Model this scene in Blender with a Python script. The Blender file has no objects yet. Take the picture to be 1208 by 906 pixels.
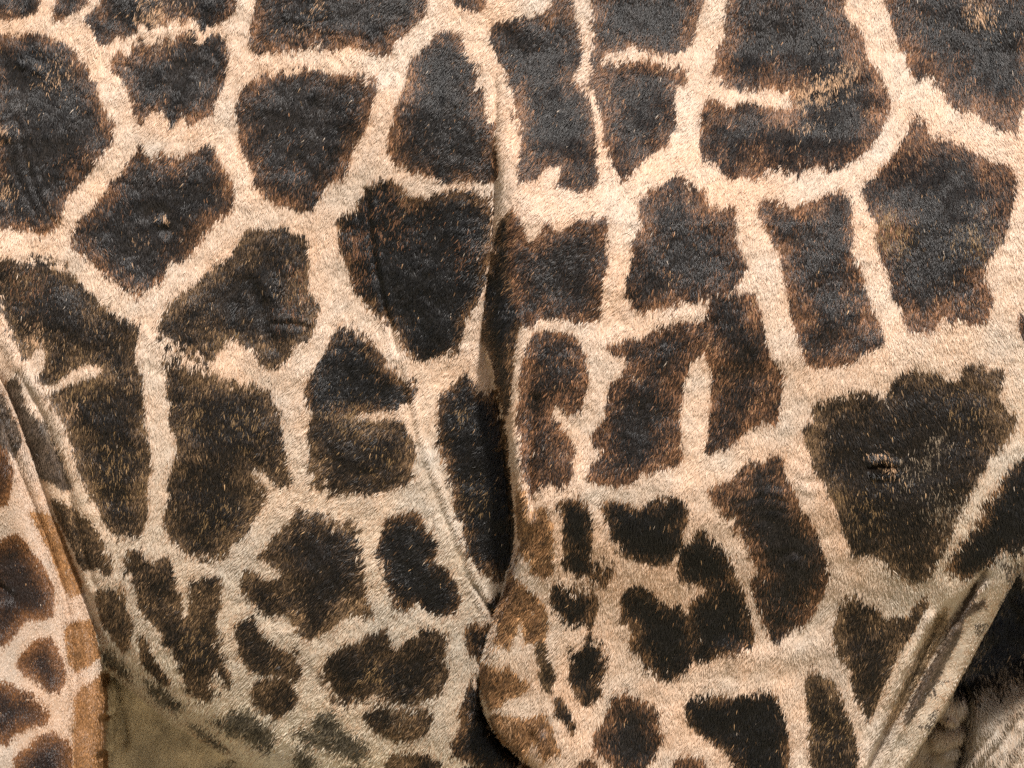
import bpy, math
import numpy as np

# ------------------------------------------------------------------ camera, sky, sun, exposure
S = 1.45e-3                     # metres for one unit of the coat map
W, H = 1208, 906
CU, CV, CZ = W / 2, H / 2, 2.25  # centre of the flank that is framed, and its height over the ground
sc = bpy.context.scene
cam = bpy.data.cameras.new('camera')
cam_o = bpy.data.objects.new('camera', cam)
sc.collection.objects.link(cam_o)
DIST = 20.0
cam_o.location = (0, -DIST, CZ)
cam_o.rotation_euler = (math.radians(90), 0, 0)
cam.sensor_width = 36
cam.lens = 36 * DIST / (W * S)
cam.clip_start = 1.0
cam.clip_end = 3000
cam.dof.use_dof = True
cam.dof.focus_distance = DIST
cam.dof.aperture_fstop = 5.0
sc.camera = cam_o

SUN_EL, SUN_AZ = 47.0, 13.0      # height of the sun; degrees to the right of straight behind the camera
world = bpy.data.worlds.new('World')
sc.world = world
world.use_nodes = True
wn = world.node_tree.nodes
sky = wn.new('ShaderNodeTexSky')
sky.sky_type = 'NISHITA'
sky.sun_disc = False
sky.sun_elevation = math.radians(SUN_EL)
sky.sun_rotation = math.radians(180 - SUN_AZ)
sky.dust_density = 3.0
sky.ozone_density = 0.7
wn['Background'].inputs[1].default_value = 0.075
world.node_tree.links.new(sky.outputs[0], wn['Background'].inputs[0])
sun = bpy.data.lights.new('sun', 'SUN')
sun.energy = 4.4
sun.angle = math.radians(4.0)
sun.color = (1.0, 0.955, 0.90)
sun_o = bpy.data.objects.new('sun', sun)
sc.collection.objects.link(sun_o)
sun_o.location = (3, -8, 10)
# sun stands at (sin az, -cos az): the lamp's -Z points away from it
sun_o.rotation_euler = (math.radians(90 - SUN_EL), 0, math.radians(SUN_AZ))
sc.view_settings.view_transform = 'Standard'
sc.view_settings.look = 'None'
sc.view_settings.gamma = 1
sc.view_settings.exposure = 0.36
sc.view_settings.use_curve_mapping = False
sc.cycles.max_bounces = 5
sc.cycles.diffuse_bounces = 3
sc.cycles.glossy_bounces = 2
sc.cycles.use_denoising = False
sc.cycles_curves.shape = 'RIBBONS'
sc.cycles_curves.subdivisions = 2

rng = np.random.default_rng(7)

# ------------------------------------------------------------------ helpers
def vnoise(x, y, scale, seed):
    """smooth value noise, -1..1"""
    r = np.random.default_rng(seed)
    tab = r.random((256, 256)).astype(np.float32) * 2 - 1
    xs, ys = x / scale, y / scale
    xi, yi = np.floor(xs).astype(int), np.floor(ys).astype(int)
    fx, fy = xs - xi, ys - yi
    fx = fx * fx * (3 - 2 * fx)
    fy = fy * fy * (3 - 2 * fy)
    a, b = tab[yi % 256, xi % 256], tab[yi % 256, (xi + 1) % 256]
    c, d = tab[(yi + 1) % 256, xi % 256], tab[(yi + 1) % 256, (xi + 1) % 256]
    return (a * (1 - fx) + b * fx) * (1 - fy) + (c * (1 - fx) + d * fx) * fy

def fbm(x, y, scale, seed, n=3):
    s, a, t = 0, 1.0, 0
    for i in range(n):
        s = s + a * vnoise(x, y, scale / 2 ** i, seed + i)
        t += a
        a *= 0.55
    return s / t

def poly_dist(px, py, pts, closed):
    """distance to a polyline and, for a closed one, whether each point is inside"""
    best = np.full(px.shape, 1e9, np.float32)
    inside = np.zeros(px.shape, bool)
    n = len(pts)
    for i in range(n if closed else n - 1):
        (ax, ay), (bx, by) = pts[i], pts[(i + 1) % n]
        dx, dy = bx - ax, by - ay
        l2 = dx * dx + dy * dy + 1e-9
        t = np.clip(((px - ax) * dx + (py - ay) * dy) / l2, 0, 1)
        d = (px - ax - t * dx) ** 2 + (py - ay - t * dy) ** 2
        best = np.minimum(best, d)
        if closed and ay != by:
            cr = (ay > py) != (by > py)
            inside ^= cr & (px < ax + (py - ay) * dx / (by - ay))
    return np.sqrt(best), inside

def smooth(pts, k=4):
    """Catmull-Rom through an open polyline"""
    p = np.array([pts[0]] + list(pts) + [pts[-1]], float)
    out = []
    for i in range(1, len(p) - 2):
        for t in np.linspace(0, 1, k, endpoint=False):
            a, b, c, d = p[i - 1], p[i], p[i + 1], p[i + 2]
            out.append(0.5 * (2 * b + (c - a) * t + (2 * a - 5 * b + 4 * c - d) * t * t + (3 * b - a - 3 * c + d) * t ** 3))
    out.append(p[-2])
    return [tuple(q) for q in out]

def lerp(a, b, t):
    return a * (1 - t) + b * t

def sstep(a, b, x):
    t = np.clip((x - a) / (b - a), 0, 1)
    return t * t * (3 - 2 * t)

# ------------------------------------------------------------------ relief of the flank
STEP = 2.5
U0, U1, V0, V1 = -210.0, 1419.0, -210.0, 1116.0
gu = np.arange(U0, U1 + 1, STEP)
gv = np.arange(V0, V1 + 1, STEP)
NU, NV = len(gu), len(gv)
UU, VV = np.meshgrid(gu, gv)

CREASE = smooth([(590, 40), (588, 120), (587, 200), (588, 240), (584, 300), (578, 350), (573, 400), (582, 440), (594, 490), (602, 560),
                 (607, 620), (606, 650), (598, 690), (585, 722), (573, 760), (565, 800), (569, 845), (588, 878), (612, 900), (628, 912)])
EDGE_R = smooth([(1500, 300), (1300, 540), (1236, 625), (1208, 667), (1190, 705), (1166, 750), (1140, 800), (1105, 862), (1072, 912), (1000, 1030), (960, 1200)])
LEG_R = smooth([(1500, 420), (1300, 565), (1208, 634), (1150, 684), (1102, 722), (1066, 788), (1038, 850), (1019, 910), (1000, 1030), (980, 1200)])
HIND_A = smooth([(-60, 380), (-25, 440), (0, 495), (16, 545), (36, 602), (58, 662), (74, 722), (82, 790), (83, 850), (80, 912), (70, 1200)])
HIND_B = smooth([(-60, 340), (-20, 415), (4, 462), (22, 508), (40, 556), (58, 602), (75, 643), (92, 690), (105, 738), (114, 782), (118, 830), (114, 912), (100, 1200)])
REG_FORE = CREASE + [(632, 960), (640, 1200), (1600, 1200), (1600, 40)]
REG_CHEST = EDGE_R + [(1600, 1200), (1600, 300)]
REG_FOLDS = LEG_R + [(1600, 1200), (1600, 420)]
REG_HA = HIND_A + [(-400, 1200), (-400, 380)]
REG_HB = HIND_B + [(-400, 1200), (-400, 340)]

def sdist(u, v, region, line):
    d, _ = poly_dist(u, v, line, False)
    _, i = poly_dist(u, v, region, True)
    return np.where(i, d, -d)

def quarter(x):
    x = np.clip(x, 0, 1)
    return np.sqrt(1 - (1 - x) ** 2)

BOT_U = [-210, 0, 60, 112, 160, 200, 267, 330, 420, 560, 700, 1420]
BOT_V = [560, 690, 745, 792, 831, 864, 904, 938, 972, 1010, 1035, 1045]

def relief(u, v):
    bot = np.interp(u, BOT_U, BOT_V)
    top = -430.0
    yc, R = (bot + top) / 2, (bot - top) / 2
    r = np.abs((v - yc) / R)
    D, P = 330.0, 8.5
    bar = D * np.clip(1 - np.clip(r, 0, 1) ** P, 0, 1) ** (1 / P)
    deep = 20 + 10 * fbm(u, v, 90, 11) - 18 * np.exp(-(poly_dist(u, v, [(122, 800), (128, 840), (136, 885)], False)[0] / 4) ** 2)
    h = np.where((r >= 1) & (v > 300), deep, np.where(v > yc, np.maximum(bar, deep), bar))
    # gathered seam along the belly edge
    # fore limb and shoulder, standing proud of the ribs
    d = sdist(u, v, REG_FORE, CREASE)
    A = np.interp(v, [-210, 60, 160, 260, 420, 560, 700, 900, 1120], [0, 0, 26, 70, 88, 86, 84, 84, 84])
    w = np.interp(v, [0, 300, 500, 650, 720, 900], [80, 75, 50, 30, 34, 40])
    prof = 0.70 * quarter(d / np.interp(v, [150, 300, 420, 700, 800], [44, 28, 18, 13, 15])) + 0.30 * quarter(d / w)
    h = h + A * prof * (d > 0) - 0.16 * A * np.exp(-np.abs(d) / 22.0) * (d <= 0)
    # below the shoulder the limb keeps its own depth while the belly rolls under it
    limb = 300 + A * prof - 45 * sstep(500, 1000, v)
    m = (d > 0) * sstep(560, 760, v)
    h = lerp(h, limb, m)
    tilt = 0.00023 * (v - 250) ** 2
    h = h - np.where(v > 250, lerp(tilt, tilt * .45, sstep(0, 12, d)), tilt)
    h = h + 30 * np.exp(-(((u - 900) / 230) ** 2 + ((v - 300) / 260) ** 2)) + 16 * np.exp(-(((u - 760) / 90) ** 2 + ((v - 640) / 130) ** 2))
    h = h + 12 * np.exp(-(((u - 470) / 80) ** 2 + ((v - 120) / 120) ** 2)) - 10 * np.exp(-(((u - 400) / 40) ** 2 + ((v - 330) / 150) ** 2))
    # folds between limb and chest
    d2 = sdist(u, v, REG_FOLDS, LEG_R)
    a2 = sstep(640, 800, v)
    h = h - a2 * 26 * quarter(d2 / 14) * (d2 > 0) - a2 * 10 * np.exp(-np.abs(d2) / 10) * (d2 <= 0)
    d3 = sdist(u, v, REG_CHEST, EDGE_R)
    mid = np.clip(-d3, 0, 60)
    band = (d2 > 0) & (d3 < 0)
    h = np.where(band, h + 24 * (quarter(np.clip(-d3 / 14, 0, 1)) - 1), h)
    h = np.where(d3 >= 0, 150 + 18 * fbm(u, v, 50, 21) - 30 * quarter(d3 / 40)
                 + 46 * np.sqrt(np.clip(1 - ((u - 1130) / 19) ** 2 - ((v - 838) / 24) ** 2, 0, 1))
                 + 36 * np.sqrt(np.clip(1 - ((u - 1126) / 22) ** 2 - ((v - 876) / 26) ** 2, 0, 1))
                 + 40 * sstep(1143, 1160, u) * sstep(790, 850, v), h)
    # hind limb with its loose fold of skin
    da = sdist(u, v, REG_HA, HIND_A)
    db = sdist(u, v, REG_HB, HIND_B)
    fa = sstep(380, 640, v)
    base_b = 235 + 34 * quarter(db / 18)
    h = np.where(db > 0, lerp(h + 26 * quarter(db / 14) * sstep(340, 480, v), base_b, sstep(480, 720, v)), h - 20 * np.exp(-np.abs(db) / 6) * sstep(380, 460, v) * (1 - sstep(730, 800, v)))
    h = np.where(da > 0, h + 34 * quarter(da / 26) * fa, h - 10 * np.exp(-np.abs(da) / 6) * fa * (db > 0))
    def line(pts, amp, w):
        dd, _ = poly_dist(u, v, smooth(pts), False)
        return amp * np.exp(-(dd / w) ** 2)
    h = h + line([(622, 378), (616, 420), (610, 470), (605, 500), (611, 540), (617, 580), (622, 612)], 13, 8)
    h = h - line([(632, 470), (627, 520), (625, 570), (628, 600)], 7, 6)
    h = h + line([(-10, 350), (10, 405), (28, 440), (50, 466), (70, 503), (86, 552), (104, 606)], 6, 9)
    h = h - line([(22, 436), (40, 470), (56, 505), (74, 560), (84, 600), (96, 650), (108, 690)], 6, 4)
    h = h + line([(438, 215), (447, 300), (458, 350), (474, 410), (488, 470), (502, 530), (522, 580), (545, 640), (566, 690), (582, 716)], 3.0, 4)
    h = h - line([(433, 220), (442, 300), (453, 350), (469, 412)], 4.6, 4)
    for p, a, w2 in (([(20, 140), (34, 195), (50, 236), (66, 266)], -2.4, 3), ([(14, 190), (30, 226), (46, 258)], -1.6, 3),
                     ([(27, 160), (42, 210), (58, 248)], 1.3, 3), ([(322, 372), (345, 373), (369, 378)], 1.4, 2.5), ([(322, 378), (345, 379), (368, 384)], -1.2, 2.5),
                     ([(296, 330), (312, 365), (322, 405)], -2, 10), ([(312, 330), (326, 365), (332, 400)], 1.8, 9),
                     ([(870, 583), (895, 577), (925, 580)], 1.2, 4), ([(874, 596), (900, 590), (930, 595)], 1.2, 4), ([(880, 609), (905, 603), (934, 609)], 1.0, 4),
                     ([(888, 648), (915, 640), (945, 645)], 1.2, 5), ([(938, 548), (946, 556), (958, 556)], 1.3, 4), ([(940, 568), (952, 574), (968, 572)], 1.3, 4),
                     ([(1024, 541), (1040, 540), (1055, 545)], 4.5, 4), ([(1024, 549), (1040, 548), (1054, 549)], -6, 3), ([(1026, 557), (1040, 557), (1053, 555)], 4, 4),
                     ([(1160, 676), (1122, 738), (1086, 808), (1052, 868), (1030, 908)], -24, 4.5), ([(1108, 730), (1083, 790), (1052, 852), (1026, 908)], -16, 3.5), ([(1146, 815), (1152, 840), (1149, 870), (1140, 912)], -30, 4), ([(1112, 858), (1130, 862), (1146, 860)], -14, 4), ([(1110, 894), (1130, 888), (1143, 886)], -12, 4), ([(1230, 850), (1205, 885), (1188, 914)], 7, 3),
                     ([(1098, 730), (1070, 790), (1046, 850), (1024, 905)], 14, 8), ([(1125, 742), (1096, 800), (1062, 860), (1030, 912)], 12, 7),
                     ([(612, 700), (640, 780), (640, 860)], 0, 5), ([(630, 866), (627, 885), (626, 912)], -9, 5), ([(640, 868), (637, 890), (634, 912)], 6, 6),
                     ([(860, 748), (900, 756), (950, 742)], -1.2, 12), ([(850, 768), (900, 776), (960, 764)], 3, 16),
                     ([(560, 690), (575, 712), (582, 728)], -6, 3),
                     ([(88, 740), (94, 765), (92, 790)], -4, 3), ([(1205, 840), (1180, 875), (1150, 912)], 8, 3)):
        h = h + line(p, a, w2)
    for x, y, a, rr in ((937, 657, 3, 5), (940, 650, -2, 8), (190, 257, 5, 5), (196, 268, -5, 6), (25, 72, 3, 5), (42, 78, 3, 5), (8, 155, 4, 8), (1041, 548, -2, 10)):
        h = h + a * np.exp(-(((u - x) / rr) ** 2 + ((v - y) / (rr * 1.1)) ** 2))
    # soft unevenness of muscle and hide
    h = h + 9.0 * fbm(u, v, 150, 31) + 2.6 * fbm(u, v, 42, 41) + 0.9 * fbm(u, v * 0.7, 14, 51) + 1.1 * np.clip(vnoise(u, v, 9, 55), .1, 1) * (1 - sstep(60, 190, v)) * (1 - sstep(420, 560, u))
    return h

HH = relief(UU, VV).astype(np.float64)
REF = 345.0
HH = HH - REF
for _ in range(1):
    HH[1:-1] = (HH[:-2] + 2 * HH[1:-1] + HH[2:]) / 4
    HH[:, 1:-1] = (HH[:, :-2] + 2 * HH[:, 1:-1] + HH[:, 2:]) / 4
# an even falloff keeps the surface well formed where it drops behind an edge
gy, gx = np.gradient(HH, STEP)

def sample(arr, u, v):
    x = np.clip((u - U0) / STEP, 0, NU - 1.001)
    y = np.clip((v - V0) / STEP, 0, NV - 1.001)
    i, j = x.astype(int), y.astype(int)
    fx, fy = x - i, y - j
    return (arr[j, i] * (1 - fx) + arr[j, i + 1] * fx) * (1 - fy) + (arr[j + 1, i] * (1 - fx) + arr[j + 1, i + 1] * fx) * fy

def to_world(u, v, h):
    return np.stack([(u - CU) * S, -h * S, CZ - (v - CV) * S], -1)

# ------------------------------------------------------------------ coat pattern: outline of each dark patch, in units of the coat map
#   k charcoal, sky sheen painted into its core   c charcoal with copper rim   b dark brown   d black   t tan brown   o leg patch with orange rim   r orange brown   s faded
PATCHES = [
 ('k', [(-20,-20),(47,-20),(47,0),(42,10),(28,16),(10,20),(-20,21)]),
 ('k', [(70,-20),(67,0),(62,22),(72,20),(82,13),(95,8),(107,-2),(112,-20)]),
 ('k', [(100,22),(115,7),(125,-20),(283,-20),(275,12),(263,24),(247,27),(230,24),(215,27),(195,22),(185,29),(166,32),(147,42),(133,50),(118,50),(114,41),(106,36)]),
 ('k', [(293,45),(297,20),(306,-20),(507,-20),(502,13),(490,27),(482,37),(467,43),(463,62),(452,67),(443,60),(422,55),(402,56),(386,58),(373,53),(353,60),(333,57),(320,63),(300,63),(294,52)]),
 ('k', [(537,-20),(538,3),(548,9),(560,11),(572,6),(578,-20)]),
 ('k', [(-20,43),(13,43),(33,38),(50,40),(70,48),(83,53),(88,62),(97,67),(103,80),(110,103),(118,120),(128,137),(133,150),(132,163),(125,177),(113,190),(107,200),(97,210),(90,220),(80,230),(73,247),(65,267),(50,275),(33,273),(13,270),(-20,268)]),
 ('k', [(130,72),(133,63),(147,60),(163,53),(180,45),(197,47),(213,38),(233,42),(253,40),(267,43),(269,63),(268,83),(263,97),(257,110),(252,127),(248,135),(233,142),(223,147),(213,140),(207,147),(197,145),(190,137),(180,133),(167,142),(158,137),(158,123),(152,110),(145,93),(140,83),(132,82)]),
 ('k', [(287,100),(300,93),(310,90),(333,83),(357,81),(380,84),(402,89),(422,89),(443,94),(445,107),(440,123),(435,140),(430,157),(422,170),(415,183),(410,200),(404,208),(395,212),(385,217),(377,234),(367,248),(350,247),(333,240),(320,233),(310,227),(303,213),(297,200),(290,187),(283,170),(283,150),(278,133),(280,113)]),
 ('k', [(163,173),(173,183),(182,188),(190,182),(200,182),(213,187),(220,180),(233,177),(245,170),(253,177),(260,190),(267,203),(273,217),(276,233),(273,250),(263,260),(250,267),(240,277),(233,287),(220,302),(208,308),(197,308),(195,318),(190,332),(177,335),(170,342),(160,347),(150,339),(140,335),(127,329),(113,315),(103,302),(97,300),(90,293),(82,280),(88,270),(92,257),(107,250),(110,240),(117,233),(128,223),(127,213),(140,207),(147,197),(155,187)]),
 ('k', [(509,50),(517,38),(532,36),(545,42),(549,55),(547,67),(559,75),(564,87),(562,103),(569,117),(572,130),(577,143),(584,157),(585,173),(587,197),(588,210),(582,215),(569,213),(552,213),(529,215),(512,210),(492,203),(475,197),(465,190),(457,180),(460,157),(465,140),(467,123),(474,110),(480,97),(482,80),(485,70),(499,57)]),
 ('k', [(579,43),(580,30),(589,23),(602,20),(615,22),(629,17),(642,15),(652,7),(655,-20),(675,-20),(676,20),(682,33),(684,50),(685,67),(682,80),(677,90),(674,98),(685,103),(692,110),(697,130),(702,143),(704,163),(705,180),(707,200),(705,217),(700,223),(685,227),(672,222),(657,222),(662,207),(664,197),(652,197),(642,200),(632,213),(619,217),(612,210),(614,193),(615,177),(615,160),(609,147),(607,133),(610,110),(602,103),(595,90),(592,77),(585,67),(582,53)]),
 ('k', [(692,-20),(700,20),(698,40),(700,60),(697,75),(700,84),(708,76),(715,63),(732,60),(745,58),(755,60),(775,63),(800,66),(807,60),(816,52),(818,43),(823,27),(829,10),(833,-20)]),
 ('c', [(695,90),(702,83),(719,73),(735,75),(745,80),(755,73),(772,75),(785,80),(804,82),(812,84),(811,95),(804,102),(793,107),(795,120),(797,140),(798,150),(790,160),(788,173),(775,180),(762,187),(752,197),(744,210),(729,215),(724,210),(720,189),(715,169),(712,149),(710,135),(704,119),(697,103)]),
 ('c', [(864,-20),(857,20),(854,33),(857,47),(844,60),(846,73),(839,90),(851,94),(867,100),(881,104),(901,103),(918,106),(933,109),(933,128),(918,129),(901,126),(884,122),(871,122),(859,129),(848,119),(836,117),(827,131),(827,144),(825,168),(822,177),(832,187),(844,194),(851,204),(864,213),(878,209),(898,211),(908,203),(921,201),(938,204),(955,201),(971,201),(990,201),(1005,191),(1018,181),(1031,168),(1038,154),(1042,141),(1050,128),(1050,114),(1042,97),(1035,83),(1026,75),(1021,57),(1018,40),(1005,27),(998,13),(990,-20)]),
 ('c', [(1040,-20),(1051,20),(1056,37),(1061,53),(1068,67),(1072,80),(1080,94),(1095,95),(1108,100),(1115,114),(1125,124),(1133,135),(1138,132),(1152,135),(1165,144),(1178,152),(1193,155),(1199,163),(1202,147),(1204,130),(1230,115),(1230,-20)]),
 ('c', [(1068,161),(1072,144),(1080,140),(1090,145),(1095,159),(1108,161),(1118,164),(1128,172),(1138,174),(1148,181),(1158,187),(1168,192),(1182,194),(1192,201),(1197,214),(1194,234),(1189,247),(1185,267),(1180,285),(1172,295),(1164,303),(1160,316),(1158,330),(1163,342),(1168,352),(1165,369),(1158,382),(1141,382),(1133,377),(1118,382),(1111,374),(1098,389),(1085,392),(1068,389),(1065,379),(1060,362),(1051,352),(1048,332),(1040,315),(1036,302),(1030,280),(1034,264),(1025,254),(1021,241),(1015,227),(1018,217),(1031,211),(1035,201),(1045,194),(1051,187),(1063,171)]),
 ('c', [(891,249),(894,241),(908,237),(924,244),(934,249),(944,241),(965,237),(971,231),(985,229),(998,232),(1005,244),(1001,258),(1005,274),(1002,290),(1001,302),(1011,312),(1013,329),(1021,349),(1028,366),(1035,382),(1040,399),(1038,406),(1025,412),(1011,419),(1008,427),(995,429),(978,431),(965,434),(951,432),(946,416),(939,399),(934,382),(931,366),(928,349),(921,322),(919,302),(912,290),(906,277),(900,265)]),
 ('c', [(752,240),(762,232),(772,225),(782,219),(795,209),(806,219),(817,221),(829,226),(834,243),(849,251),(858,244),(866,246),(866,266),(868,286),(873,302),(880,315),(871,329),(864,342),(848,346),(838,352),(817,353),(804,356),(795,362),(775,366),(755,367),(737,349),(739,329),(745,312),(747,302),(745,292),(750,280),(758,268),(755,255)]),
 ('c', [(602,249),(612,255),(619,269),(622,279),(632,285),(642,269),(647,264),(659,272),(669,269),(685,259),(702,259),(715,255),(717,269),(714,285),(715,302),(715,319),(710,335),(710,355),(710,369),(704,379),(685,382),(675,379),(669,372),(655,375),(642,374),(632,379),(625,385),(612,384),(604,360),(600,320),(598,280)]),
 ('d', [(590,262),(601,252),(604,290),(607,330),(611,360),(616,382),(610,398),(607,420),(605,450),(601,480),(597,495),(592,485),(587,465),(582,435),(572,412),(568,400),(571,370),(574,335),(580,300)]),  # dark fur in the shoulder crease, the fold's shade painted into its black
 ('d', [(397,256),(402,250),(418,248),(430,227),(442,217),(452,210),(465,213),(474,220),(485,230),(499,232),(512,230),(529,225),(549,223),(569,227),(579,231),(579,250),(578,270),(577,302),(572,322),(568,345),(559,362),(549,379),(544,399),(544,412),(529,415),(512,425),(499,430),(492,425),(479,415),(474,405),(467,392),(455,382),(445,372),(429,355),(419,339),(412,322),(407,302),(400,290)]),
 ('b', [(295,267),(307,267),(320,270),(333,267),(350,270),(363,283),(365,302),(363,322),(362,342),(370,352),(375,365),(370,385),(363,402),(350,402),(343,415),(333,430),(323,435),(307,429),(300,412),(287,405),(277,400),(267,400),(257,412),(247,425),(230,417),(213,415),(203,405),(190,399),(187,389),(190,372),(197,362),(207,355),(217,345),(230,339),(237,329),(250,319),(263,312),(273,302),(277,293),(283,283)]),
 ('b', [(-20,306),(13,309),(22,318),(35,306),(50,304),(67,309),(77,315),(87,325),(100,339),(110,349),(120,359),(133,369),(147,377),(163,382),(163,399),(157,412),(160,429),(167,442),(168,459),(172,479),(168,499),(173,515),(177,535),(177,555),(172,575),(173,592),(172,610),(170,622),(163,632),(147,634),(133,631),(123,617),(115,604),(103,589),(95,569),(90,549),(85,529),(78,509),(70,492),(60,479),(53,465),(80,452),(93,449),(117,442),(120,432),(100,429),(83,435),(67,449),(50,455),(40,447),(52,435),(55,415),(42,409),(37,419),(27,425),(17,402),(7,379),(0,352),(-20,340)]),
 ('g', [(6,452),(15,444),(20,445),(25,459),(27,475),(37,489),(50,499),(60,522),(70,542),(77,562),(83,579),(72,581),(60,573),(48,567),(40,548),(30,520),(20,495),(10,472)]),
 ('b', [(190,425),(207,425),(227,430),(247,437),(260,449),(277,452),(293,454),(317,457),(320,472),(330,484),(330,502),(333,519),(337,539),(342,559),(343,574),(330,574),(317,565),(300,552),(292,556),(307,569),(313,579),(310,595),(303,604),(297,617),(287,631),(273,641),(267,654),(257,659),(240,657),(220,656),(213,647),(200,634),(192,617),(193,604),(197,595),(200,582),(198,565),(202,549),(208,532),(207,515),(198,492),(203,475),(197,465),(198,452),(195,435)]),
 ('d', [(402,382),(412,389),(422,392),(435,402),(449,419),(457,429),(467,435),(469,445),(482,449),(492,457),(490,469),(472,479),(459,485),(442,485),(422,489),(402,490),(380,492),(365,485),(362,472),(360,462),(363,449),(370,435),(382,422),(387,402),(395,390)]),
 ('b', [(363,507),(366,484),(390,484),(410,486),(425,494),(439,496),(455,496),(475,494),(480,512),(489,525),(490,535),(484,552),(489,562),(475,572),(452,579),(435,584),(419,580),(402,582),(390,582),(375,569),(364,555),(365,529)]),
 ('d', [(522,462),(532,455),(542,445),(554,437),(557,449),(562,462),(585,465),(587,489),(594,502),(599,535),(610,569),(614,604),(616,624),(616,644),(612,654),(606,674),(597,680),(588,690),(575,677),(565,674),(555,664),(544,637),(550,626),(545,617),(535,604),(537,587),(530,569),(527,549),(519,535),(517,509),(517,489)]),
 ('c', [(629,392),(642,390),(659,390),(675,395),(682,402),(689,419),(692,439),(694,452),(689,469),(687,482),(677,489),(667,484),(660,478),(652,480),(651,490),(662,499),(665,509),(675,522),(679,532),(674,542),(675,565),(665,574),(649,572),(635,575),(626,584),(619,569),(613,535),(610,502),(611,469),(615,435),(621,410)]),
 ('c', [(717,409),(729,402),(739,399),(759,397),(769,390),(785,385),(804,382),(815,380),(830,376),(834,362),(841,349),(864,345),(888,347),(893,365),(898,385),(903,405),(908,422),(918,435),(924,445),(921,462),(918,479),(914,499),(898,499),(884,506),(868,519),(851,529),(833,538),(831,522),(836,506),(836,489),(839,469),(839,445),(836,425),(829,416),(820,422),(812,430),(806,445),(803,470),(800,490),(803,520),(802,545),(795,550),(779,549),(769,559),(755,559),(745,569),(722,572),(705,569),(694,565),(695,552),(705,542),(712,529),(699,525),(695,515),(705,502),(715,489),(717,469),(722,452),(732,442),(742,429),(735,419),(722,419)]),
 ('k', [(884,543),(901,543),(911,536),(921,539),(924,556),(931,569),(938,586),(945,604),(951,604),(958,620),(965,637),(971,657),(978,671),(976,684),(968,701),(961,721),(951,734),(938,738),(924,748),(921,757),(908,751),(901,737),(894,717),(891,701),(884,684),(894,671),(884,654),(876,637),(868,624),(859,607),(854,603),(841,589),(834,576),(847,569),(864,566),(867,556)]),
 ('d', [(798,672),(803,640),(811,641),(824,621),(837,634),(847,641),(857,654),(864,667),(871,684),(878,701),(883,721),(888,738),(891,754),(884,768),(864,771),(847,771),(837,781),(824,781),(819,771),(814,754),(812,737),(812,720),(818,705),(830,702),(834,695),(815,688),(804,685)]),
 ('d', [(735,701),(745,689),(759,692),(772,701),(785,711),(804,716),(815,735),(816,752),(818,775),(812,790),(800,796),(795,800),(785,802),(769,791),(759,781),(745,767),(742,754),(749,737),(732,734),(732,717)]),
 ('d', [(709,592),(722,590),(735,592),(752,598),(765,590),(775,585),(789,585),(804,588),(810,595),(810,610),(806,625),(803,640),(796,650),(789,664),(772,666),(752,661),(739,652),(725,637),(719,621),(710,606)]),
 ('d', [(657,595),(670,588),(685,586),(693,595),(697,606),(699,631),(695,651),(699,664),(709,659),(722,664),(725,674),(719,681),(714,692),(702,684),(685,682),(669,674),(662,671),(665,654),(664,641),(665,624),(661,604)]),
 ('t', [(622,614),(632,600),(645,598),(650,621),(654,637),(652,654),(652,677),(642,682),(625,676),(629,662),(615,657),(609,654),(615,631)]),
 ('t', [(602,679),(615,687),(622,697),(632,701),(642,714),(647,734),(642,754),(629,759),(619,757),(616,732),(612,732),(609,747),(602,761),(589,762),(580,761),(584,737),(589,717),(595,697)]),
 ('d', [(649,697),(655,687),(665,690),(679,695),(695,697),(707,705),(705,714),(702,727),(699,735),(697,757),(709,757),(712,774),(717,784),(712,801),(702,807),(712,814),(709,824),(699,829),(692,835),(682,824),(675,811),(670,797),(675,784),(670,764),(685,767),(693,757),(695,737),(685,734),(672,739),(665,734),(657,722),(650,712)]),
 ('t', [(605,583),(618,580),(622,600),(621,620),(615,640),(609,665),(605,640),(603,600)]),
 ('b', [(634,757),(640,757),(645,774),(652,787),(654,801),(649,814),(642,812),(637,801),(639,784),(634,770)]),
 ('d', [(655,824),(660,821),(664,831),(672,844),(677,857),(675,864),(667,851),(659,844)]),
 ('t', [(558,800),(567,785),(575,784),(589,791),(600,785),(607,795),(621,802),(625,811),(615,819),(600,822),(590,834),(575,840),(560,825)]),
 ('t', [(560,848),(585,842),(605,846),(622,850),(630,845),(640,841),(647,845),(652,862),(655,875),(660,890),(650,893),(640,898),(634,880),(628,872),(622,890),(620,915),(600,900),(580,885)]),
 ('k', [(719,834),(725,821),(742,816),(755,824),(772,834),(779,844),(775,861),(782,871),(775,891),(765,904),(752,910),(730,912),(719,898),(702,890),(699,877),(702,867),(712,854)]),
 ('k', [(684,904),(692,897),(702,899),(705,930),(684,930)]),
 ('d', [(807,831),(817,823),(837,821),(864,820),(888,818),(914,816),(921,834),(928,851),(931,871),(933,891),(932,930),(875,930),(868,908),(861,891),(847,881),(837,871),(824,864),(811,851)]),
 ('k', [(796,899),(815,893),(830,898),(838,930),(796,930)]),
 ('b', [(951,804),(958,794),(971,796),(985,804),(991,818),(998,838),(1005,854),(1011,871),(1014,898),(1005,930),(960,930),(957,898),(954,871),(958,854),(953,831)]),
 ('b', [(986,728),(994,711),(1008,701),(1018,711),(1035,718),(1040,729),(1055,728),(1071,728),(1081,714),(1093,708),(1095,718),(1085,734),(1075,751),(1061,768),(1055,784),(1045,804),(1038,824),(1031,841),(1024,851),(1018,838),(1008,818),(1005,804),(1008,791),(995,781),(985,761),(983,744)]),
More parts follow.
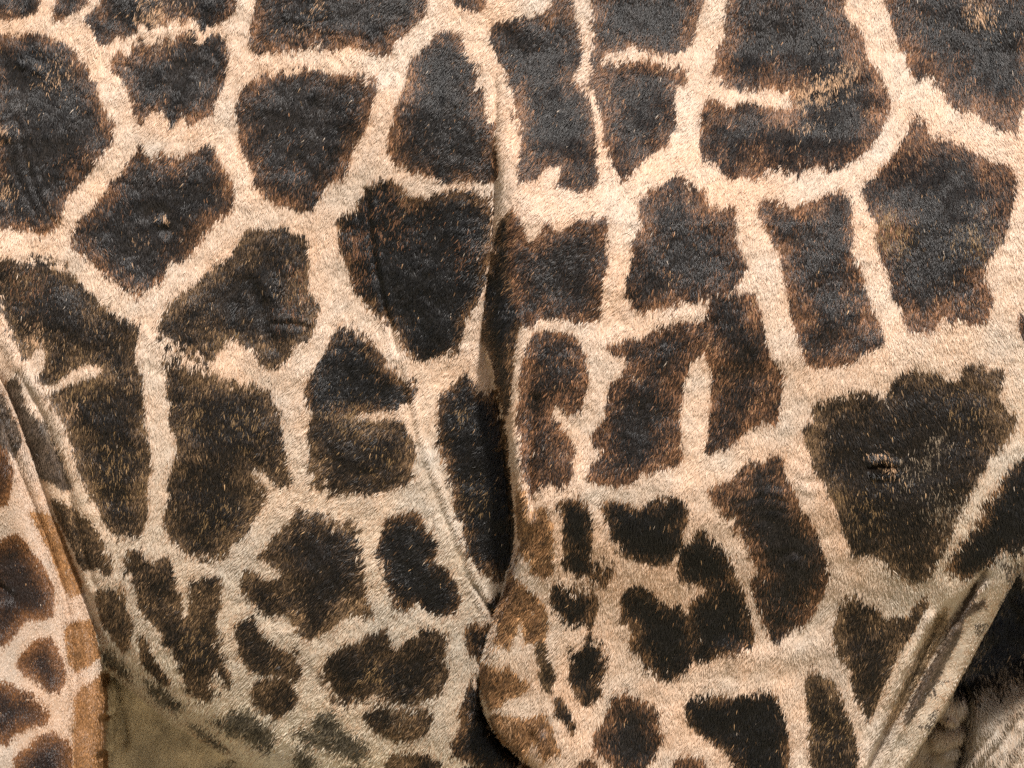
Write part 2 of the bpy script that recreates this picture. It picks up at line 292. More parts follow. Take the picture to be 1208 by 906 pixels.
 ('b', [(956,476),(964,474),(978,474),(995,469),(1005,464),(1018,459),(1031,462),(1041,469),(1048,456),(1050,446),(1061,442),(1078,434),(1088,441),(1098,437),(1112,446),(1125,449),(1133,442),(1135,429),(1148,429),(1158,429),(1160,439),(1172,434),(1182,434),(1178,449),(1175,466),(1182,482),(1195,489),(1198,502),(1188,516),(1178,529),(1165,536),(1158,549),(1148,566),(1142,583),(1132,600),(1125,620),(1118,640),(1108,656),(1098,675),(1082,689),(1061,677),(1045,667),(1028,654),(1018,657),(1005,654),(998,637),(991,620),(988,604),(978,586),(971,566),(958,553),(954,532),(948,519),(944,505),(961,495),(956,489)]),
 ('d', [(1230,520),(1208,533),(1195,549),(1182,562),(1172,579),(1158,596),(1152,617),(1142,631),(1128,647),(1118,661),(1115,674),(1125,681),(1138,681),(1152,673),(1165,667),(1182,652),(1195,655),(1212,640),(1230,620)]),
 ('c', [(1200,375),(1212,365),(1230,360),(1230,404),(1212,402),(1202,392)]),
 ('b', [(57,592),(72,595),(82,600),(97,611),(107,624),(117,637),(127,654),(132,667),(127,676),(113,674),(103,676),(97,677),(90,667),(85,652),(75,634),(66,615)]),
 ('b', [(112,700),(118,697),(127,699),(133,692),(142,694),(146,707),(145,721),(152,731),(155,742),(150,754),(148,767),(142,768),(133,757),(125,744),(115,731),(112,717)]),
 ('b', [(144,657),(150,654),(163,654),(177,664),(190,659),(197,659),(203,674),(207,691),(212,707),(213,727),(218,734),(222,717),(222,691),(227,681),(237,684),(243,679),(258,681),(260,697),(257,721),(253,737),(257,754),(260,771),(267,791),(273,804),(270,812),(253,801),(243,797),(247,811),(258,821),(247,827),(230,827),(220,821),(213,804),(210,787),(203,771),(193,761),(187,744),(177,734),(163,721),(160,697),(153,684),(147,671)]),
 ('b', [(162,754),(167,754),(173,764),(180,781),(190,797),(197,809),(187,807),(178,797),(172,791),(164,777)]),
 ('s', [(168,804),(175,808),(190,817),(203,828),(213,839),(200,841),(185,834),(172,818)]),
 ('s', [(112,750),(120,762),(133,778),(143,790),(150,808),(140,806),(128,797),(118,785),(114,765)]),
 ('b', [(283,687),(290,672),(300,676),(313,684),(330,684),(333,674),(318,664),(305,655),(318,641),(323,631),(333,624),(343,617),(350,600),(357,600),(365,609),(380,608),(390,612),(402,617),(412,613),(422,624),(422,644),(427,671),(432,694),(435,711),(441,724),(425,727),(412,727),(402,731),(390,744),(373,751),(363,757),(353,747),(343,737),(340,726),(327,729),(310,724),(297,714),(285,701)]),
 ('d', [(442,654),(449,631),(455,611),(469,607),(482,604),(494,603),(502,621),(512,634),(519,641),(515,654),(512,664),(529,671),(535,687),(542,701),(545,707),(539,721),(535,727),(515,726),(499,721),(490,714),(479,721),(470,722),(465,711),(462,697),(455,684),(452,671)]),
 ('b', [(379,790),(385,777),(402,765),(422,757),(435,749),(455,746),(459,760),(467,769),(474,765),(477,757),(492,754),(495,745),(512,744),(527,750),(527,764),(522,777),(528,794),(525,807),(515,821),(505,827),(485,834),(462,831),(449,829),(435,826),(419,834),(402,837),(390,824),(382,807)]),
 ('b', [(427,848),(437,839),(452,837),(469,838),(490,837),(505,838),(512,850),(505,861),(500,869),(485,878),(465,877),(449,871),(435,857)]),
 ('b', [(274,741),(283,734),(295,727),(300,741),(313,749),(320,761),(333,767),(347,767),(350,784),(355,797),(347,807),(330,801),(313,797),(297,794),(287,784),(280,771),(280,757)]),
 ('b', [(297,814),(305,804),(320,801),(335,804),(347,814),(350,824),(343,838),(332,845),(325,852),(315,848),(303,838),(297,827)]),
 ('s', [(247,856),(260,860),(268,844),(285,841),(300,847),(313,861),(322,877),(313,891),(297,885),(280,874),(262,868)]),
 ('s', [(220,862),(235,868),(250,880),(262,892),(250,892),(235,880)]),
 ('s', [(343,871),(350,864),(365,866),(373,847),(387,840),(395,850),(402,861),(415,871),(430,880),(433,895),(420,906),(402,897),(385,888),(365,884),(348,878)]),
 ('b', [(455,900),(462,893),(485,892),(505,895),(520,906),(520,930),(455,930)]),
 ('s', [(345,900),(352,892),(365,896),(372,910),(365,930),(348,930)]),
 ('d', [(549,744),(555,739),(562,737),(567,744),(575,741),(592,732),(590,750),(583,768),(574,780),(555,774),(552,761)]),
 ('d', [(531,880),(540,871),(545,850),(539,844),(547,831),(552,811),(557,804),(575,815),(578,840),(590,864),(605,884),(622,900),(612,930),(585,915),(555,905),(535,895)]),
 ('d', [(576,714),(585,708),(590,700),(586,725),(579,730)]),
 ('o', [(-20,640),(0,640),(10,634),(20,633),(30,643),(37,657),(47,667),(53,681),(60,697),(62,714),(58,731),(43,734),(27,737),(20,747),(10,761),(-5,774),(-20,780)]),
 ('o', [(17,787),(27,771),(43,757),(57,755),(63,767),(70,781),(73,797),(73,811),(67,821),(57,822),(45,811),(33,804),(22,794)]),
 ('o', [(-20,806),(0,808),(13,811),(25,820),(40,831),(53,841),(58,851),(50,859),(33,861),(20,871),(7,879),(-20,882)]),
 ('o', [(15,898),(30,885),(45,870),(60,866),(77,877),(82,891),(81,930),(15,930)]),
 ('o', [(-20,530),(-2,515),(6,535),(12,555),(12,580),(5,598),(-20,600)]),
 ('r', [(34,608),(55,610),(68,627),(75,650),(83,672),(92,692),(92,704),(83,707),(75,701),(65,677),(55,651),(45,631)]),
 ('r', [(75,741),(90,737),(107,737),(122,751),(124,772),(108,784),(97,791),(87,797),(80,790),(76,770)]),
 ('r', [(84,830),(95,815),(135,788),(142,830),(142,870),(138,930),(81,930)]),
 ('g', [(-20,455),(0,470),(14,500),(22,520),(16,540),(8,530),(-8,500),(-20,495)]),
 ('f', [(1240,640),(1200,670),(1180,712),(1155,755),(1130,800),(1110,835),(1130,830),(1158,834),(1172,822),(1185,830),(1200,815),(1240,800)]),
 ('h', [(1108,728),(1116,722),(1118,735),(1100,775),(1080,815),(1060,850),(1046,862),(1060,825),(1078,785),(1095,750)]),
 ('g', [(1145,700),(1150,690),(1153,702),(1142,716),(1160,712),(1158,720),(1138,732),(1128,760),(1108,800),(1085,838),(1068,856),(1082,822),(1104,780),(1124,742)]),
]
NP = len(PATCHES)
#            core                     middle                rim                      rim width, flecks, edge jitter, hair-to-hair spread, teeth
KINDS = {'k': ((.0135, .0107, .0092), (.050, .028, .017), (.160, .080, .040), 20, .012, 0.9, .45, 1.0),
         'c': ((.0110, .0082, .0066), (.058, .030, .017), (.170, .083, .041), 28, .020, 1.1, .45, 1.0),
         'b': ((.0110, .0074, .0048), (.048, .029, .016), (.120, .073, .038), 28, .024, 0.9, .42, 1.25),
         'd': ((.0055, .0045, .0037), (.032, .019, .011), (.130, .070, .033), 13, .012, 0.8, .42, 1.0),
         'f': ((.0070, .0056, .0045), (.032, .022, .014), (.150, .110, .075), 16, .020, 8.0, .60, 1.0),
         't': ((.155, .080, .036), (.210, .110, .050), (.330, .185, .090), 8, .05, 0.9, .40, 0.5),
         'o': ((.0170, .0100, .0075), (.070, .031, .013), (.175, .078, .030), 22, .003, 0.6, .19, 0.8),
         'r': ((.235, .118, .048), (.245, .124, .052), (.320, .185, .088), 5, .0, 0.8, .25, 0.5),
         'g': ((.080, .055, .038), (.088, .062, .044), (.120, .088, .062), 8, .01, 0.6, .30, 0.5),
         'h': ((.230, .160, .098), (.260, .180, .112), (.330, .235, .150), 6, .03, 1.5, .40, 0.5),
         's': ((.095, .078, .055), (.120, .098, .068), (.200, .160, .108), 8, .05, 6.0, .50, 1.0)}
# places where paler hair has grown into a patch: u, v, radius, strength, colour
SMUDGES = [(5, 160, 11, .5, 0), (7, 224, 13, .95, 0), (62, 85, 24, .35, 0), (28, 44, 18, .3, 1), (85, 196, 16, .3, 1), (180, 14, 22, .6, 0), (200, 30, 26, .5, 0),
           (375, 12, 12, .45, 0), (355, 30, 10, .35, 0), (130, 235, 18, .35, 1), (190, 257, 7, .7, 0), (162, 285, 10, .4, 0), (225, 165, 12, .3, 0), (430, 70, 14, .4, 1),
           (340, 215, 30, .25, 1), (640, 205, 20, .55, 1), (622, 300, 11, .45, 1), (614, 350, 9, .45, 1), (660, 470, 18, .45, 1), (720, 140, 16, .3, 1), (706, 78, 14, .45, 1),
           (955, 113, 17, .95, 0), (940, 117, 11, .9, 0), (970, 106, 14, .6, 0), (985, 100, 18, .7, 0), (1008, 84, 15, .6, 0), (1005, 45, 20, .45, 1), (950, 150, 12, .3, 0), (1160, 18, 15, .7, 0), (1150, 8, 14, .5, 0),
           (1075, 50, 18, .4, 1), (1110, 80, 30, .3, 1), (1180, 130, 22, .3, 1), (1050, 278, 24, .7, 2), (1040, 262, 14, .6, 2), (1150, 285, 28, .35, 2), (1175, 215, 22, .35, 1),
           (840, 280, 24, .35, 1), (850, 330, 18, .35, 1), (900, 330, 14, .2, 1), (1010, 300, 12, .5, 1), (760, 420, 20, .25, 1), (700, 540, 24, .3, 1), (815, 400, 25, .35, 1), (790, 470, 18, .4, 1),
           (1105, 522, 15, .5, 3), (1090, 548, 13, .45, 3), (1068, 560, 18, .35, 3), (1110, 600, 25, .3, 3), (1050, 556, 10, .6, 0), (1036, 540, 12, .45, 0), (1020, 600, 26, .25, 2), (985, 590, 18, .3, 2),
           (1140, 480, 30, .25, 2), (360, 330, 25, .35, 1), (270, 405, 16, .5, 2), (345, 375, 22, .3, 1), (30, 340, 24, .35, 1), (40, 400, 18, .5, 0), (100, 450, 30, .35, 2), (82, 485, 8, .7, 0),
           (130, 560, 50, .22, 2), (230, 490, 20, .4, 2), (290, 500, 30, .25, 2), (260, 620, 40, .2, 2), (110, 320, 20, .2, 1), (410, 492, 30, .3, 2), (450, 545, 25, .2, 2), (470, 250, 40, .3, 1), (550, 300, 22, .4, 1), (418, 290, 20, .75, 1), (425, 330, 16, .6, 1),
           (560, 590, 25, .2, 2), (555, 628, 8, .5, 0), (548, 492, 12, .35, 2), (860, 690, 12, .3, 1), (940, 720, 20, .35, 1), (875, 765, 20, .2, 1), (975, 860, 25, .3, 2), (230, 760, 22, .45, 2), (440, 800, 18, .5, 2), (470, 838, 25, .3, 3),
           (612, 840, 16, .6, 0), (595, 855, 20, .4, 0), (70, 470, 6, .5, 0), (1172, 825, 14, .4, 3), (1195, 800, 20, .3, 3)]
SM_COL = np.array([(.50, .31, .18), (.18, .085, .042), (.25, .155, .07), (.26, .20, .14)])

# signed distance map of the patches (positive inside), one cell per unit
PAD = 24
mw, mh = W + 2 * PAD, H + 2 * PAD
SD = np.full((mh, mw), -40.0, np.float32)
ID = np.full((mh, mw), -1, np.int16)
for k, (kind, pts) in enumerate(PATCHES):
    p = np.array(pts, float)
    a0, a1 = int(max(p[:, 0].min() - 34, -PAD)), int(min(p[:, 0].max() + 34, W + PAD - 1))
    b0, b1 = int(max(p[:, 1].min() - 34, -PAD)), int(min(p[:, 1].max() + 34, H + PAD - 1))
    x, y = np.meshgrid(np.arange(a0, a1 + 1, dtype=np.float32), np.arange(b0, b1 + 1, dtype=np.float32))
    d, ins = poly_dist(x, y, pts, True)
    d = np.where(ins, d, -d)
    s = np.s_[b0 + PAD:b1 + 1 + PAD, a0 + PAD:a1 + 1 + PAD]
    up = d > SD[s]
    SD[s] = np.where(up, d, SD[s])
    ID[s] = np.where(up, k, ID[s])
def region_of(u, v):
    """0 trunk, 1 fore limb, 2 chest, 3 hind limb: below the shoulder a patch stops where its limb ends"""
    r = np.where(poly_dist(u, v, REG_FORE, True)[1], 1, 0)
    r = np.where(poly_dist(u, v, REG_HB, True)[1], 3, r)
    return np.where(poly_dist(u, v, REG_CHEST, True)[1], 2, r)

T_REG = region_of(np.array([np.mean([q[0] for q in p]) for _, p in PATCHES]), np.array([np.mean([q[1] for q in p]) for _, p in PATCHES]))
touch = np.array([min(min(x, y, W - x, H - y) for x, y in pts) < 4 for _, pts in PATCHES])

def fold(u, v):
    """the coat outside the framed part goes on as its mirror image"""
    return np.where(u < 0, -u, np.where(u > W, 2 * W - u, u)), np.where(v < 0, -v, np.where(v > H, 2 * H - v, v))

# growth direction of the hair: degrees from straight down, positive towards the tail (left)
DIRS = np.array([(50, 100, 12), (100, 300, 6), (60, 450, 8), (150, 560, 4), (250, 150, 16), (250, 300, 8), (380, 150, 18), (260, 550, 12), (360, 600, 30), (520, 120, 28), (480, 350, 8), (440, 480, 22),
                 (550, 560, 26), (450, 680, 36), (200, 720, 24), (320, 780, 34), (420, 860, 38), (640, 150, 36), (640, 300, 38), (760, 130, 22), (840, 230, 12), (950, 100, 12), (1040, 60, 4), (1130, 110, -8),
                 (1195, 150, -26), (1100, 250, -6), (1060, 530, -14), (1150, 470, -10), (920, 780, 8), (900, 620, 14), (700, 450, 18), (800, 480, 12), (900, 420, 6), (620, 740, 24), (600, 850, 18), (720, 700, 14),
                 (750, 860, 6), (960, 340, 4), (1080, 660, -14), (1150, 620, -4), (40, 820, 8), (20, 680, 4), (1000, 860, 10), (1100, 830, 26), (1060, 880, 26), (1150, 740, 20), (1190, 860, -20)], float)

def hair_angle(u, v):
    num = np.zeros(u.shape)
    den = np.zeros(u.shape)
    for x, y, a in DIRS:
        w = 1 / (((u - x) ** 2 + (v - y) ** 2) / 3000 + 0.3) ** 1.6
        num += w * a
        den += w
    return num / den

def pick(table, ids):
    return np.array(table)[ids]

KK = [KINDS[k] for k, _ in PATCHES]
T_CORE, T_MID, T_RIM = (np.array([k[i] for k in KK]) for i in range(3))
T_A = np.array([abs(sum(p[i - 1][0] * p[i][1] - p[i][0] * p[i - 1][1] for i in range(len(p)))) / 2 for _, p in PATCHES])
T_W, T_F, T_J, T_S, T_T = (np.array([k[i] for k in KK]) for i in range(3, 8))

def coat(u, v, ang, rnd):
    """patch id (-1 for the pale net) and colour of a hair rooted at u, v"""
    n = len(u)
    fu, fv = fold(u - 3.9 * np.sin(ang), v + 3.9 * np.cos(ang))
    ca, sa = np.cos(ang), np.sin(ang)
    iu0 = np.clip(np.round(fu).astype(int) + PAD, 0, mw - 1)
    iv0 = np.clip(np.round(fv).astype(int) + PAD, 0, mh - 1)
    along, across = -fu * sa + fv * ca, fu * ca + fv * sa
    small = np.interp(np.where(ID[iv0, iu0] >= 0, T_A[np.clip(ID[iv0, iu0], 0, None)], 9e3), [300, 3500], [.25, 1.0])
    kin = np.clip(ID[iv0, iu0], 0, None)
    tooth = small * T_T[kin] * np.clip(0.8 + 1.1 * vnoise(fu, fv, 48, 65), .1, 1.6) * (6.4 * vnoise(across, along * 0.22, 6.0, 61) + 3.6 * vnoise(across, along * 0.35, 12, 62))
    wu = fu + sa * tooth + 1.1 * vnoise(fu, fv, 6, 63)
    wv = fv - ca * tooth + 1.1 * vnoise(fu, fv, 6, 64)
    iu = np.clip(np.round(wu).astype(int) + PAD, 0, mw - 1)
    iv = np.clip(np.round(wv).astype(int) + PAD, 0, mh - 1)
    sd, pid = SD[iv, iu], ID[iv, iu]
    j = np.where(pid >= 0, pick(T_J, pid), 1.0)
    sd = sd + rnd.normal(0, .6, n) * j
    sd = sd + 0.8 + 2.2 * (1 - small)
    inside = (sd > 0) & (pid >= 0) & ((fv < 530) | (region_of(fu, fv) == T_REG[np.clip(pid, 0, None)]))
    # pale hair
    f1 = vnoise(fu, fv, 5, 71)
    base = np.array((.68, .495, .362))
    pale = np.array((.54, .450, .348))  # greyer coat low on the flank, with the dimmer light there painted in
    belly = np.array((.70, .61, .46))
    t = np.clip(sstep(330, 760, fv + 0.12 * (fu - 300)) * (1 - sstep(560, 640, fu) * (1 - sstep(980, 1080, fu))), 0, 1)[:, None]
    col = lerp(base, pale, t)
    col = lerp(col, belly, (sstep(760, 900, fv + 0.35 * (300 - np.clip(fu, 110, 700))) * (fu > 105) * (fu < 600))[:, None])
    col = lerp(col, np.array((.50, .355, .262)), (region_of(fu, fv) == 3)[:, None] * .8)
    col = lerp(col, np.array((.40, .32, .24)), (region_of(fu, fv) == 2)[:, None] * .9)  # chest cream darkened: shade behind the folds put into the colour
    tan = np.array((.46, .25, .125))
    q = np.clip(rnd.beta(1.0, 2.5, n) + 0.14 * f1, 0, 1)[:, None]
    col = lerp(col, tan * np.array((1, 1.05, 1.15)), q * 0.75)
    dusty = fbm(fu, fv, 70, 73)
    col = col * (1 + .10 * dusty + .10 * vnoise(across, along * .35, 6, 74))[:, None]
    col = lerp(col, col.mean(1, keepdims=True) * np.array((1.08, 1.0, .88)), np.clip(.22 + .5 * fbm(fu, fv, 45, 75), 0, .6)[:, None])
    near = np.clip((sd + 7) / 7, 0, 1) * (pid >= 0) * (rnd.random(n) < .35)
    col = lerp(col, np.array((.30, .15, .065)), (near * .7)[:, None])
    col = col * (0.84 + 0.28 * rnd.random(n))[:, None]
    # the far limb's inner side, seen under the belly, is a dusky tan
    under = sstep(2, 8, fv - np.interp(fu, BOT_U, BOT_V)) * (fu > 108) * (fu < 420) * ~poly_dist(fu, fv, REG_HB, True)[1]
    inner = np.array((.72, .61, .45)) * np.clip(1 + .45 * fbm(fu, fv, 26, 83), .4, 1.6)[:, None]
    col = lerp(col, inner, under[:, None])
    # bare, sooty spots on the loose fold by the chest
    soot = ((poly_dist(u, v, [(1190, 690), (1130, 780), (1085, 850)], False)[0] < 34) & (fbm(u, v, 13, 81) > .22) & (rnd.random(n) < .55))
    col = np.where(soot[:, None], np.array((.09, .07, .055)), col)
    # dark hair
    pid_c = np.clip(pid, 0, None)
    core, midc, rim = pick(T_CORE, pid_c), pick(T_MID, pid_c), pick(T_RIM, pid_c)
    wid = pick(T_W, pid_c)
    big = fbm(fu, fv, 34, 91)
    soft = pick(T_S, pid_c)
    x = (sd + wid * np.where(soft < .25, .25 * big, .95 * big + .12)) / wid
    tt = np.clip(x + rnd.normal(0, 1, n) * soft, 0, 1)[:, None]
    dark = np.where(tt < .45, lerp(rim, midc, tt / .45), lerp(midc, core, (tt - .45) / .55))
    fl = rnd.random(n) < pick(T_F, pid_c) * (1.0 + 1.0 * np.clip(-big * 2, -.7, 1.5)) * (1.3 - .75 * np.clip(x, 0, 1))
    dark = np.where(fl[:, None], lerp(rim * 1.25, np.array((.26, .165, .085)), rnd.random(n)[:, None]), dark)
    clump = vnoise(across, along * .3, 5, 97) * .6 + vnoise(across, along * .4, 14, 98) * .5  # streaks of sheen on dark fur, painted into its colour
    calm = np.clip(soft / .4, .3, 1)
    dark = dark * ((1 + calm * (rnd.random(n) - .5) * 1.3) * np.clip(1.0 + .95 * calm * clump, .3, 2.4))[:, None]
    gl = rnd.random(n) < .0007
    dark = np.where(gl[:, None], np.array((.45, .36, .28)), dark)
    for su, sv, r, st, c in SMUDGES:
        m = np.abs(fu - su) < 2 * r
        if not m.any():
            continue
        g = st * np.exp(-(((fu[m] - su) / r) ** 2 + ((fv[m] - sv) / r) ** 2) * 1.4)
        g = g * (0.75 + 0.9 * vnoise(fu[m], fv[m], 7, 95))
        hit = rnd.random(m.sum()) < g
        sub = dark[m]
        sub[hit] = lerp(sub[hit], SM_COL[c] * 1.05, 0.25 + 0.75 * rnd.random((hit.sum(), 1)))
        dark[m] = sub
    col = np.where(inside[:, None], dark, col)
    out = (u < -PAD) | (u > W + PAD) | (v < -PAD) | (v > H + PAD)
    part = np.where(inside & (~out | touch[pid_c]), pid, -1)
    return part, col

# ------------------------------------------------------------------ materials
def coat_material(name, attr, rough, spec):
    m = bpy.data.materials.new(name)
    m.use_nodes = True
    nt = m.node_tree
    b = nt.nodes['Principled BSDF']
    a = nt.nodes.new('ShaderNodeAttribute')
    a.attribute_name = attr
    nt.links.new(a.outputs['Color'], b.inputs['Base Color'])
    b.inputs['Roughness'].default_value = rough
    b.inputs['Specular IOR Level'].default_value = spec
    return m

M_SKIN = coat_material('hide', 'fur_color', 0.8, 0.1)
M_FUR = coat_material('fur', 'fur_color', 0.36, 0.42)

def ground_material():
    m = bpy.data.materials.new('dry_grass')
    m.use_nodes = True
    nt = m.node_tree
    b = nt.nodes['Principled BSDF']
    n = nt.nodes.new('ShaderNodeTexNoise')
    n.inputs['Scale'].default_value = 3.0
    n.inputs['Detail'].default_value = 8
    r = nt.nodes.new('ShaderNodeValToRGB')
    r.color_ramp.elements[0].color = (.30, .265, .165, 1)
    r.color_ramp.elements[1].color = (.54, .475, .33, 1)
    nt.links.new(n.outputs['Fac'], r.inputs['Fac'])
    nt.links.new(r.outputs['Color'], b.inputs['Base Color'])
    b.inputs['Roughness'].default_value = 0.95
    return m

# ------------------------------------------------------------------ ground (below the frame: it sends its light up to the belly)
gm = bpy.data.meshes.new('ground')
gm.from_pydata([(-900, -900, 0), (900, -900, 0), (900, 900, 0), (-900, 900, 0)], [], [(0, 1, 2, 3)])
gm.materials.append(ground_material())
go = bpy.data.objects.new('ground', gm)
go['kind'] = 'structure'
sc.collection.objects.link(go)

# ------------------------------------------------------------------ giraffe
root = bpy.data.objects.new('giraffe', None)
root['label'] = 'giraffe standing side-on, short-haired flank and shoulder covered in dark patches on a cream net'
root['category'] = 'giraffe'
sc.collection.objects.link(root)

def build_body():
    near = to_world(UU.ravel(), VV.ravel(), HH.ravel())
    faces = []
    idx = np.arange(NU * NV).reshape(NV, NU)
    q = np.stack([idx[:-1, :-1], idx[1:, :-1], idx[1:, 1:], idx[:-1, 1:]], -1).reshape(-1, 4)
    # back of the trunk: the rim runs on and closes behind
    rim = np.concatenate([idx[0, :], idx[1:, -1], idx[-1, -2::-1], idx[-2:0:-1, 0]])
    n0 = len(near)
    rp = near[rim]
    rings = []
    for k, (dy, sc_) in enumerate(((.25, 1.0), (.55, .93), (.8, .75), (.92, .45))):
        c = np.array([0, 0, CZ])
        p = rp.copy()
        p[:, 0] *= sc_
        p[:, 2] = CZ + (p[:, 2] - CZ) * sc_
        p[:, 1] = np.maximum(rp[:, 1], 0.15) * (1 if k == 0 else 0) + dy * (1 if k else .6)
        rings.append(p)
    m = len(rim)
    quads = [q]
    prev = rim
    for k in range(len(rings)):
        cur = n0 + k * m + np.arange(m)
        quads.append(np.stack([prev, np.roll(prev, -1), np.roll(cur, -1), cur], -1))
        prev = cur
    verts = [near] + rings
    nv = n0 + m * len(rings)
    verts.append(np.array([[0, .95, CZ]]))
    tri = np.stack([prev, np.roll(prev, -1), np.full(m, nv)], -1)
    nv += 1
    # the four limbs, from the trunk down to the hooves
    seg = 20
    for u, y0, r0, lx in ((820, -.10, .20, 0), (760, .45, .18, .1), (-60, -.02, .17, -.1), (-40, .50, .17, 0)):
        x0 = (u - CU) * S
        prof = [(CZ - .95, 1.0), (1.15, .62), (.98, .58), (.90, .60), (.55, .36), (.30, .34), (.18, .42), (.10, .46), (0.0, .55)]
        start = nv
        for z, f in prof:
            a = np.arange(seg) / seg * 2 * np.pi
            verts.append(np.stack([x0 + lx * (CZ - z) * .1 + np.cos(a) * r0 * f * (.55 if z < 1.2 else 1), y0 + np.sin(a) * r0 * f * (.55 if z < 1.2 else .8), np.full(seg, z)], -1))
            nv += seg
        for k in range(len(prof) - 1):
            a = start + k * seg + np.arange(seg)
            quads.append(np.stack([a, a + seg, np.roll(a, -1) + seg, np.roll(a, -1)], -1))
        tri = np.concatenate([tri, np.stack([start + (len(prof) - 1) * seg + np.zeros(seg - 2, int), start + (len(prof) - 1) * seg + np.arange(2, seg), start + (len(prof) - 1) * seg + np.arange(1, seg - 1)], -1)])
    verts = np.concatenate(verts)
    quads = np.concatenate(quads)
    me = bpy.data.meshes.new('body')
    nq, ntri = len(quads), len(tri)
    me.vertices.add(len(verts))
    me.vertices.foreach_set('co', verts.astype(np.float32).ravel())
    loops = np.concatenate([quads.ravel(), tri.ravel()]).astype(np.int32)
    me.loops.add(len(loops))
    me.loops.foreach_set('vertex_index', loops)
    me.polygons.add(nq + ntri)
    ls = np.concatenate([np.arange(nq) * 4, nq * 4 + np.arange(ntri) * 3]).astype(np.int32)
    me.polygons.foreach_set('loop_start', ls)
    me.update(calc_edges=True)
    me.validate()
    me.polygons.foreach_set('use_smooth', np.ones(len(me.polygons), bool))
    r = np.random.default_rng(3)
    u, v = UU.ravel(), VV.ravel()
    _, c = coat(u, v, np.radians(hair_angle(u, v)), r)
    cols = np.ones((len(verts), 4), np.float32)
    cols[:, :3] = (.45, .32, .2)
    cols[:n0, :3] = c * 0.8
    at = me.attributes.new('fur_color', 'FLOAT_COLOR', 'POINT')
    at.data.foreach_set('color', cols.ravel())
    me.materials.append(M_SKIN)
    o = bpy.data.objects.new('body', me)
    o.parent = root
    sc.collection.objects.link(o)

build_body()

# ------------------------------------------------------------------ fur
def roots(u0, u1, v0, v1, spacing):
    x, y = np.meshgrid(np.arange(u0, u1, spacing), np.arange(v0, v1, spacing))
    x = x.ravel() + rng.uniform(-.75, .75, x.size) * spacing
    y = y.ravel() + rng.uniform(-.75, .75, y.size) * spacing
    return x, y

FM = 46
DENS = 1.22
ru, rv = roots(-FM, W + FM, -FM, H + FM, DENS)
ou, ov = roots(-180, W + 180, -180, H + 180, 3.4)
ok = ~((ou > -FM) & (ou < W + FM) & (ov > -FM) & (ov < H + FM))
wide = np.concatenate([np.ones(len(ru)), np.full(ok.sum(), 1.9)])
ru, rv = np.concatenate([ru, ou[ok]]), np.concatenate([rv, ov[ok]])
n = len(ru)

ang = np.radians(hair_angle(ru, rv))
ang = ang + np.radians(16) * fbm(ru, rv, 60, 101) + np.radians(9) * vnoise(ru, rv, 9, 102)
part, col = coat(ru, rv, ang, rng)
t_al, t_ac = -ru * np.sin(ang) + rv * np.cos(ang), ru * np.cos(ang) + rv * np.sin(ang)
tuft = vnoise(t_ac, t_al * .30, 4.2, 111)            # tufts of a few hairs that lie together
tuft2 = vnoise(t_ac, t_al * .45, 10, 112)
ang = ang + np.radians(13) * vnoise(t_ac, t_al * .3, 5, 113) + np.radians(8) * tuft2 + np.radians(9) * rng.standard_normal(n)
hx, hy = sample(gx, ru, rv), sample(gy, ru, rv)
hh = sample(HH, ru, rv)
hx, hy = np.clip(hx, -3, 3), np.clip(hy, -3, 3)
nrm = np.stack([-hx, -hy, np.ones(n)], -1)           # in (u, v, towards the camera)
nrm /= np.linalg.norm(nrm, axis=1, keepdims=True)
du, dv = -np.sin(ang), np.cos(ang)
tng = np.stack([du, dv, hx * du + hy * dv], -1)
tng /= np.linalg.norm(tng, axis=1, keepdims=True)
side = np.cross(nrm, tng)
length = rng.uniform(6.4, 10.6, n) * (1 + .18 * fbm(ru, rv, 60, 103) + .1 * tuft)
hind = (ru < 118) & (rv > 560) & (part != -9)
lift = np.radians(np.clip(15 + 10 * tuft + 6 * tuft2 + 5 * vnoise(ru, rv, 24, 105) + 3 * rng.standard_normal(n), 3, 40))
short = sstep(0, 1, np.clip((ru - 1060) / 60, 0, 1)) * sstep(660, 720, rv)
chest = poly_dist(ru, rv, REG_CHEST, True)[1]
length = length * np.where(chest, 1.35, 1 - .62 * short)
length[hind] *= .5
ring = (np.hypot(ru - 937, rv - 657) < 12) | (np.hypot(ru - 190, rv - 258) < 9)
lift[ring] += np.radians(9)
curl = rng.normal(0, .10, n)
K = 4
pts = np.zeros((n, K, 3), np.float32)
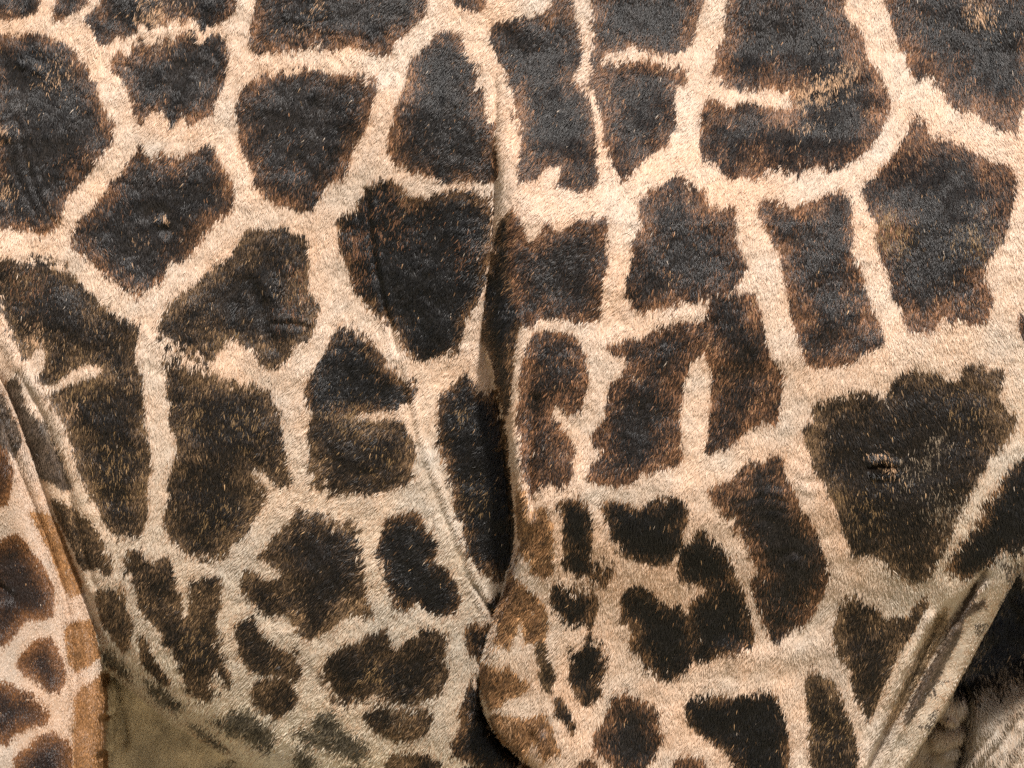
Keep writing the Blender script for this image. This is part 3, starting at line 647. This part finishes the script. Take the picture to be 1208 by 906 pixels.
p0 = np.stack([ru, rv, hh - 0.3], -1)
for k in range(K):
    s = k / (K - 1)
    along = length * s * np.cos(lift)
    up = length * (np.sin(lift) * (s - 0.42 * s * s)) * 1.0
    pk = p0 + tng * along[:, None] + nrm * up[:, None] + side * (curl * length * s * s)[:, None]
    pts[:, k] = to_world(pk[:, 0], pk[:, 1], pk[:, 2])
rad = (rng.uniform(.42, .68, n) * wide)[:, None] * np.array([1.0, .95, .70, .12])[None, :] * S
rad = rad.astype(np.float32)
rgba = np.ones((n, 4), np.float32)
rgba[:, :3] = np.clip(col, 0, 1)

def fur_object(name, sel, label=None, kind=None):
    m = int(sel.sum())
    if m == 0:
        return None
    hc = bpy.data.hair_curves.new(name)
    hc.add_curves([K] * m)
    hc.attributes['position'].data.foreach_set('vector', pts[sel].ravel())
    ra = hc.attributes.get('radius') or hc.attributes.new('radius', 'FLOAT', 'POINT')
    ra.data.foreach_set('value', rad[sel].ravel())
    ca = hc.attributes.new('fur_color', 'FLOAT_COLOR', 'CURVE')
    ca.data.foreach_set('color', rgba[sel].ravel())
    hc.materials.append(M_FUR)
    o = bpy.data.objects.new(name, hc)
    o.parent = root
    if label:
        o['label'] = label
    if kind:
        o['kind'] = kind
    sc.collection.objects.link(o)
    return o

_, in_fore = poly_dist(ru, rv, REG_FORE, True)
_, in_hb = poly_dist(ru, rv, REG_HB, True)
_, in_ch = poly_dist(ru, rv, REG_CHEST, True)
net = part < 0
fur_object('flank_fur', net & ~in_fore & ~in_hb, 'cream fur in a net between the dark patches of the flank')
fur_object('shoulder_fur', net & in_fore & ~in_ch, 'cream fur in a net over the shoulder and elbow')
fur_object('chest_fur', net & in_ch, 'shaded cream fur of the chest behind the skin folds')
fur_object('hind_leg_fur', net & in_hb, 'pinkish cream fur of the hind leg and its skin fold')
order = np.argsort(part, kind='stable')
for k in range(NP):
    fur_object('tan_patch' if PATCHES[k][0] in 'tr' else 'faded_patch' if PATCHES[k][0] == 's' else 'dark_patch', part == k)
print('hairs', n)
